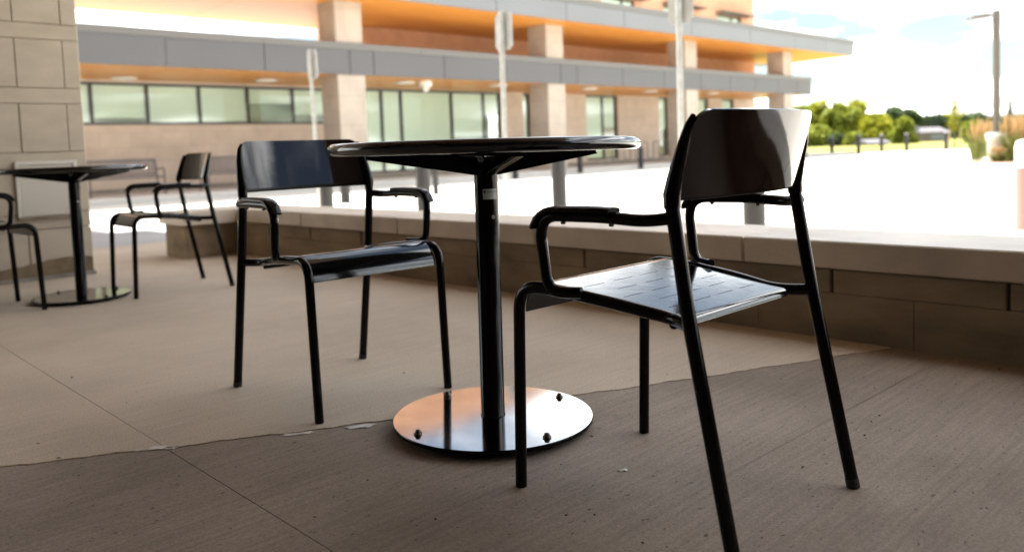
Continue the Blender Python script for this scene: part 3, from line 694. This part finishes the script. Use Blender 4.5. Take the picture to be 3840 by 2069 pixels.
def make_bollard(r, h, cap):
    t = thing('bollard', 'x', 'bollard')
    mb = MB(); mb.lathe([(r, 0), (r, h-.05)], 24); mb.build('post', 'bollard', t)
    mb = MB(); mb.lathe([(r*1.02, h-.05), (r*1.02, h-.035), (r*.9, h-.012), (r*.55, h-.001), (.005, h)], 24); mb.build('cap', 'bollard_cap' if cap else 'bollard', t)
    return t
b0 = make_bollard(.09, .80, False)
near = [((5.85, 9.79), 'thick grey bollard next to the leftmost sign post beyond the wall'), ((7.97, 12.69), 'thick grey bollard farther out on the bright lot behind the facing armchair'), ((6.26, 8.15), 'thick grey bollard seen between the facing armchair and table column'),
        ((7.27, 6.76), 'thick grey bollard seen below the table bracket beyond the wall'), ((6.08, 3.46), 'thick grey bollard just over the wall behind the near armchair')]
for i, ((x, y_), lab) in enumerate(near):
    if i == 0: b0.location = (x, y_, -.12); o = b0
    else: o = copy_tree(b0, (x, y_, -.12), 0)
    o['label'] = lab; o['group'] = 'grey bollards along the patio'
o = copy_tree(b0, (10.26, 12.95, -.12), 0, 'slim grey bollard behind the facing armchair, before the tall windows'); o.scale = (.68, .68, 1.05); o['group'] = 'grey bollards along the patio'
for x, y_, lab in [(16.75, 17.33, 'grey bollard at the sidewalk edge in line with the table column'), (20.42, 18.0, 'grey bollard at the sidewalk edge near the bike rack end'), (23.88, 18.1, 'grey bollard standing before the middle of the wave bike rack')]:
    o = copy_tree(b0, (x, y_, -.12), 0, lab); o['group'] = 'grey bollards along the building'
b1 = make_bollard(.10, .96, True)
far = [(on_z(3018, 591, -.12), 'pale capped dark bollard partly hidden by the near chair back'), (Vector((40.74, 18.73, 0)), 'pale capped dark bollard before the leafy hedgerow, nearest the building'), (Vector((42.17, 17.97, 0)), 'pale capped dark bollard, second from the building end by the meadow'), (Vector((45.03, 17.94, 0)), 'pale capped dark bollard in front of the little gabled cottage'),
       (Vector((45.5, 16.81, 0)), 'pale capped dark bollard in front of the round tree'), (Vector((46.06, 15.03, 0)), 'pale capped dark bollard beside the staked yellow tree')]
for i, (p, lab) in enumerate(far):
    o = b1 if i == 0 else copy_tree(b1, (0, 0, 0), 0)
    o.location = (p.x, p.y, -.12); o['label'] = lab; o['group'] = 'capped bollards at the lot end'

def make_sign(label, x, y_, hs, lean):
    t = thing('sign_post', label, 'sign', (x, y_, -.12), 0, 'parking sign posts seen from behind')
    mb = MB(); mb.sweep([(0, 0, 0), (0, 0, hs)], 1, prof=[(-.030, -.018), (-.012, -.018), (-.012, .012), (.012, .012), (.012, -.018), (.030, -.018), (.030, -.012), (.018, -.012), (.018, .020), (-.018, .020), (-.018, -.012), (-.030, -.012)], side=(0, 1, 0)); post = mb.build('post', 'galv', t)
    for zz in (hs-.08, hs-.42):
        mb = MB(); mb.sweep([(-.032, 0, zz), (.05, 0, zz)], .008, 8, (0, 1, 0)); mb.build('bolt', 'steel', post)
    bm = bmesh.new(); bmesh.ops.create_cube(bm, size=1)
    for v in bm.verts: v.co = Vector((.042+v.co.x*.003, v.co.y*.30, hs-.24+v.co.z*.46))
    ed = [e for e in bm.edges if abs(e.verts[0].co.x-e.verts[1].co.x) > .001]
    bmesh.ops.bevel(bm, geom=ed, offset=.035, segments=4, affect='EDGES')
    me = bpy.data.meshes.new('sign_plate'); bm.to_mesh(me); bm.free(); link('sign_plate', me, 'signback', t)
    t.rotation_euler = lean; return t
make_sign('galvanised sign post with blank plate back, before the strip windows', 6.76, 11.53, 2.55, (0, math.radians(-1.0), 0))
make_sign('galvanised sign post with blank plate back, rising behind the table column', 6.82, 7.24, 2.52, (0, math.radians(.8), 0))
make_sign('galvanised sign post with blank plate back, rising beside the near armchair', 7.01, 4.81, 2.52, (0, math.radians(.6), 0))

# wave bike rack
rk = thing('bike_rack', 'grey tube wave bike rack against the beige wall', 'bike rack', (28.3, 21.0, 0))
pts = [(-2.9, 0, 0)]; x = -2.9; upd = True; nlo = 15
for i in range(nlo):
    pts += [(x, 0, .90 if upd else .14), (x+.40, 0, .90 if upd else .14)]; x += .40; upd = not upd
pts.append((x, 0, 0)); mb = MB(); mb.sweep(fillet(pts, .19, 5), .026, 8, (0, 1, 0)); mb.build('wave_tube', 'rack', rk)
for xx in (-2.9, x): 
    mb = MB(); mb.lathe([(.07, .001), (.07, .012)], 16, xx, 0); mb.build('foot_plate', 'rack', rk)

# parking-lot lamp with concrete base on its planted island
IX, IY = 21.9, 5.3
def capsule(r, n=14, y0=-10.0, y1=0.0): return [(IX+r*math.cos(math.pi*k/n), IY+y1+r*math.sin(math.pi*k/n)) for k in range(n+1)] + [(IX+r*math.cos(math.pi+math.pi*k/n), IY+y0+r*math.sin(math.pi+math.pi*k/n)) for k in range(n+1)]
mb = MB(); o_, i_ = capsule(1.75), capsule(1.58); n = len(o_)
mb.add([(x, y_, -.125) for x, y_ in o_] + [(x, y_, .02) for x, y_ in o_] + [(x, y_, .02) for x, y_ in i_] + [(x, y_, -.03) for x, y_ in i_], [(k*n+i, k*n+(i+1) % n, (k+1)*n+(i+1) % n, (k+1)*n+i) for k in range(3) for i in range(n)])
tag(mb.build('kerb', 'kerb'), kind='structure')
mb = MB(); mb.add([(x, y_, -.005) for x, y_ in i_], [tuple(range(n))]); tag(mb.build('planting_bed', 'mulch'), kind='structure')
p = on_z(3737, 603, -.005)
lp = thing('lamp_post', 'dark square lamp post with flat head on a round concrete base', 'street lamp', (p.x, p.y, -.005))
mb = MB(); mb.lathe([(.21, 0), (.21, .50), (.235, .505), (.24, .66), (.225, .69)], 28); mb.build('concrete_base', 'conc_base', lp)
mb = MB(); mb.bbox(-.16, .16, -.16, .16, .691, .715, .004); mb.build('base_flange', 'lamp', lp)
mb = MB(); mb.sweep([(0, 0, .716), (0, 0, 3.72)], 1, prof=[(-.07, -.07), (.07, -.07), (.07, .07), (-.07, .07)]); mb.build('pole', 'lamp', lp)
hd = Vector((-.69, .72, 0)); sdv = Vector((.72, .69, 0))
mb = MB(); mb.sweep([hd*.05+Vector((0, 0, 3.62)), hd*.20+Vector((0, 0, 3.61))], .025, 8, (0, 0, 1)); mb.build('arm', 'lamp', lp)
mb = MB(); mb.sweep([hd*.18+Vector((0, 0, 3.61)), hd*.32+Vector((0, 0, 3.605)), hd*.62+Vector((0, 0, 3.575)), hd*.72+Vector((0, 0, 3.545))], [.8, 1, .9, .5], prof=[(-.15, -.035), (.15, -.035), (.12, .05), (-.12, .05)], side=sdv); hdv = mb.build('lamp_head', 'lamp', lp)
mb = MB(); mb.sweep([hd*.28+Vector((0, 0, 3.566)), hd*.60+Vector((0, 0, 3.540))], 1, prof=[(-.09, -.006), (.09, -.006), (.09, .006), (-.09, .006)], side=sdv); mb.build('lens', 'lens', hdv)

# tall reed-grass clumps
def clump(label, p, h, seed):
    rnd = random.Random(seed); t = thing('reed_grass', label, 'ornamental grass', p, 0, 'reed grass clumps round the lamp')
    b1_, b2_ = MB(), MB()
    for i in range(150):
        a = rnd.uniform(0, 6.28); r0 = rnd.uniform(0, .16); sp = rnd.uniform(.05, .42); hh = h*rnd.uniform(.45, .78)
        q = Vector((math.cos(a)*r0, math.sin(a)*r0, 0)); e = q+Vector((math.cos(a)*sp, math.sin(a)*sp, hh)); m = (q+e)/2+Vector((-math.cos(a)*sp*.15, -math.sin(a)*sp*.15, hh*.08)); n_ = Vector((-math.sin(a), math.cos(a), 0))*.008
        b1_.add([q-n_, q+n_, m+n_, m-n_, e], [(0, 1, 2, 3), (3, 2, 4)])
    for i in range(34):
        a = rnd.uniform(0, 6.28); sp = rnd.uniform(.02, .26); hh = h*rnd.uniform(.82, 1.05)
        q = Vector((math.cos(a)*.05, math.sin(a)*.05, .1)); e = Vector((math.cos(a)*sp, math.sin(a)*sp, hh)); m = q.lerp(e, .6)
        b2_.sweep([q, m, q.lerp(e, .75), q.lerp(e, .88), e], [.003, .004, .020, .016, .003], 5)
    b1_.build('blades', 'blade', t); b2_.build('plumes', 'plume', t)
for px, py, h_, lab in [(3662, 601, 1.02, 'tall reed grass with tan plumes on the curb side of the lamp'), (3695, 592, 1.10, 'reed grass with tan plumes tucked behind the lamp base'), (3746, 607, .36, 'short reed grass tuft in front of the concrete lamp base'), (3790, 604, 1.12, 'tall reed grass with tan plumes just past the lamp base'), (3828, 606, 1.10, 'reed grass with tan plumes next to the faded red post'), (3810, 592, 1.15, 'reed grass with tan plumes farther back past the lamp'), (3865, 600, 1.10, 'reed grass clump with tan plumes at the island edge'), (3910, 604, 1.05, 'reed grass clump with tan plumes deep in the island')]:
    p = on_z(px, py, -.005); clump(lab, (p.x, p.y, -.005), h_, px)
p = on_z(3850, 700, -.12); p = p*(8.0/ p.length)
wp = thing('marker_post', 'white topped post with faded red sleeve beyond the wall', 'post', (p.x, p.y, -.12))
mb = MB(); mb.lathe([(.085, 0), (.085, .52)], 24); mb.build('sleeve', 'post_red', wp); mb = MB(); mb.lathe([(.087, .5205), (.087, .70), (.075, .74), (.03, .755)], 24); mb.build('top', 'post_white', wp)

# ------------------------------------------------------------------ trees and far houses
def make_tree(label, px, pyb, pyt, wpx, D, lm, seed, kind='round', nl=1400, group='trees beyond the meadow', cat='tree', name='tree', low=.02):
    rnd = random.Random(seed); b = at_depth(px, pyb, D); tp = at_depth(px, pyt, D); H = tp.z-b.z; W = wpx/FPX*D/2*(1.18 if kind == 'round' else 1.1)
    t = thing(name, label, cat, (b.x, b.y, b.z), 0, group)
    tr = MB(); r0 = max(.06, H*.022)
    tr.sweep([(0, 0, -.3), (r0*.3, 0, H*.25), (-r0*.3, r0*.2, H*.55), (0, 0, H*.9)], [r0, r0*.8, r0*.5, r0*.15], 8)
    cr_ = MB()
    def leaf(q, sz):
        a = Vector((rnd.gauss(0, 1), rnd.gauss(0, 1), rnd.gauss(0, .6))).normalized(); c = a.cross(Vector((rnd.gauss(0, 1), rnd.gauss(0, 1), rnd.gauss(0, 1)))).normalized()
        cr_.add([q-a*sz, q+c*sz*.6, q+a*sz, q-c*sz*.6], [(0, 1, 2, 3)])
    if kind == 'round':
        lobes = []
        for i in range(22):
            a = rnd.uniform(0, 6.28); zz = rnd.uniform(low+.10, .88); rad = math.sqrt(max(.05, 1-((zz-.5)/.52)**2))*.62
            c = Vector((math.cos(a)*W*rad*rnd.uniform(.5, 1), math.sin(a)*W*rad*rnd.uniform(.5, 1), H*zz)); lobes.append((c, rnd.uniform(.22, .40)*W))
            tr.sweep([(0, 0, H*zz*.6), tuple(c)], [r0*.35, r0*.08], 5)
        lobes.append((Vector((0, 0, H*.86)), W*.38))
        for i in range(int(nl*2.6)):
            c, r_ = lobes[i % len(lobes)]; d = Vector((rnd.gauss(0, 1), rnd.gauss(0, 1), rnd.gauss(0, 1))).normalized(); k = r_*rnd.uniform(.55, 1.05)
            q = c+Vector((d.x*k, d.y*k, d.z*k*.9)); q.z = min(max(q.z, H*low), H); leaf(q, W*rnd.uniform(.09, .16))
    elif kind == 'slim':
        for i in range(nl):
            zz = rnd.random()**.8; z = H*(.33+.67*zz); rad = W*(.25+.9*math.sin(math.pi*min(1, zz*.9+.08)))*rnd.uniform(.2, 1)*(.75+.25*math.sin(zz*19+seed)); a = rnd.uniform(0, 6.28)
            leaf(Vector((math.cos(a)*rad, math.sin(a)*rad, z)), W*rnd.uniform(.07, .13))
        for i in range(9):
            a = rnd.uniform(0, 6.28); z = H*rnd.uniform(.32, .75); tr.sweep([(0, 0, z), (math.cos(a)*W*.7, math.sin(a)*W*.7, z+H*.13)], [r0*.35, r0*.1], 5)
    else:
        for i in range(nl):
            zz = rnd.random()**.75; tier = (zz*11) % 1; rad = W*(1-zz)**.85*(.45+.55*(1-tier))*rnd.uniform(.25, 1); a = rnd.uniform(0, 6.28)
            leaf(Vector((math.cos(a)*rad, math.sin(a)*rad, H*(.06+.94*zz)-rad*.22)), W*rnd.uniform(.07, .13))
    tr.build('trunk', 'bark', t); cr_.build('crown', lm, t); return t
GL = 'broadleaf trees beyond the lot'; GD = 'dark trees on the skyline'
TR = [('bright green broadleaf tree rising next to the building corner', 3000, 560, 405, 170, 150, 'leaf_b', 11, 'round', 1500, GL), ('tall green broadleaf tree in the hedgerow nearest the building', 3075, 560, 384, 150, 165, 'leaf_a', 12, 'round', 1700, GL),
      ('green broadleaf tree with low branches mid hedgerow', 3150, 562, 392, 150, 160, 'leaf_b', 13, 'round', 1700, GL), ('tallest bright green tree ending the hedgerow', 3215, 560, 384, 150, 165, 'leaf_a', 14, 'round', 1800, GL),
      ('yellow green spreading tree above the small cottage', 3285, 556, 428, 130, 140, 'leaf_a', 15, 'round', 1500, GL), ('round green tree standing alone on the meadow', 3388, 566, 440, 104, 120, 'leaf_b', 16, 'round', 1500, GL),
      ('dark green bush low against the hedgerow', 3130, 562, 500, 70, 120, 'leaf_d', 17, 'round', 700, GL), ('pale brush thicket at the hedgerow foot', 3055, 562, 470, 120, 130, 'leaf_b', 18, 'round', 1000, GL), ('small green shrub under the tallest tree', 3200, 562, 498, 90, 118, 'leaf_b', 28, 'round', 800, GL),
      ('dark broad tree crown behind the round tree', 3345, 545, 404, 120, 260, 'leaf_d', 19, 'round', 1200, GD), ('dark broad tree behind the long house', 3420, 540, 412, 110, 260, 'leaf_d', 20, 'round', 1200, GD), ('dark tree mass behind the house chimney', 3480, 540, 436, 110, 270, 'leaf_d', 21, 'round', 1100, GD),
      ('dark tree mass behind the house roof end', 3545, 540, 432, 110, 270, 'leaf_d', 22, 'round', 1100, GD), ('dark skyline tree behind the yellow sapling', 3620, 540, 436, 120, 260, 'leaf_d', 23, 'round', 1100, GD), ('dark rounded skyline tree left of the lamp pole', 3668, 540, 416, 70, 260, 'leaf_d', 24, 'round', 800, GD),
      ('dark skyline tree behind the reed grass', 3740, 540, 438, 120, 260, 'leaf_d', 25, 'round', 1000, GD), ('dark skyline tree past the lamp pole', 3830, 540, 436, 120, 260, 'leaf_d', 26, 'round', 1000, GD), ('green shrubby tree behind the reed grass plumes', 3650, 556, 452, 110, 90, 'leaf_b', 27, 'round', 1100, GL), ('green shrubby tree beyond the lamp base', 3790, 556, 462, 120, 95, 'leaf_b', 29, 'round', 1100, GL)]
for k, px in enumerate(range(2990, 3440, 42)): TR.append(('bright yellow green tree filling the hedgerow behind its neighbours' if k % 3 else 'deep green tree filling the hedgerow behind its neighbours', px, 556, 452-(k*37 % 40) if px < 3300 else 480, 120, 178, 'leaf_a' if k % 3 else 'leaf_b', 50+k, 'round', 900, GL))
for q in TR: make_tree(q[0], q[1], q[2], q[3], q[4], q[5], q[6], q[7], q[8], q[9], q[10])
for lab, px, pt, wd, sd_ in [('slim dark spruce above the house chimney', 3474, 406, 44, 31), ('paired dark spruce over the long house, shorter one', 3503, 410, 42, 32), ('paired dark spruce over the long house, fuller one', 3521, 407, 52, 33), ('dark spruce tip beside the yellow sapling', 3614, 397, 40, 34), ('lone ragged spruce beyond the lamp pole', 3788, 378, 62, 35), ('twin dark spruce on the skyline above the round tree', 3405, 408, 40, 36), ('dark spruce behind the spreading tree', 3330, 400, 44, 37), ('small dark spruce near the lamp pole', 3700, 420, 36, 38)]:
    make_tree(lab, px, 540, pt, wd, 250, 'leaf_s', sd_, 'spruce', 800, 'spruces on the skyline', 'spruce', 'spruce_tree')
sap = make_tree('young yellow leaved sapling tied between two stakes', 3580, 556, 376, 62, 50, 'leaf_y', 41, 'slim', 900, None, 'sapling', 'sapling')
if 'group' in sap: del sap['group']
for px in (3561, 3600):
    b = at_depth(px, 556, 50)-Vector(sap.location); mb = MB(); mb.sweep([(b.x, b.y, -.1), (b.x, b.y, 1.25)], .045, 6); mb.build('stake', 'stake', sap)
def house(label, px0, px1, pyb, pyt, D, wallm, roofm, dy=7, chimney=False, garage=False):
    a, b = at_depth(px0, pyb, D), at_depth(px1, pyb, D); H = at_depth(px0, pyt, D).z-a.z; c = (a+b)/2; L_ = (b-a).length
    t = thing('house', label, 'house', (c.x, c.y, a.z), math.atan2(b.y-a.y, b.x-a.x))
    hw_ = H*.58; mb = MB(); mb.box(-L_/2, L_/2, 0, dy, -1, hw_); mb.build('wall', wallm, t)
    mb = MB(); e = L_/2+.3; mb.add([(-e, -.4, hw_), (e, -.4, hw_), (e, dy+.4, hw_), (-e, dy+.4, hw_), (-e, dy/2, H), (e, dy/2, H)], [(0, 1, 5, 4), (2, 3, 4, 5), (0, 4, 3), (1, 2, 5), (0, 3, 2, 1)]); rf = mb.build('roof', roofm, t)
    if chimney: mb = MB(); mb.box(-L_/2-.25, -L_/2+.5, 1, 1.8, -1, H*1.12); mb.build('chimney', 'garage', t)
    if garage: mb = MB(); mb.box(-L_*.12, L_*.42, -.12, -.004, 0, hw_*.72); mb.build('garage_door', 'garage', t)
    else:
        for xx in (-.25, .25): mb = MB(); mb.box(L_*xx-.5, L_*xx+.5, -.03, -.004, hw_*.35, hw_*.8); mb.build('window', 'frame', t)
house('long low house with grey roof and pale garage door', 3447, 3556, 526, 478, 170, 'house_wall', 'house_roof', 8, True, True)
house('little pale cottage half hidden under the spreading tree', 3262, 3332, 560, 522, 112, 'house_wall', 'house_roof', 5)
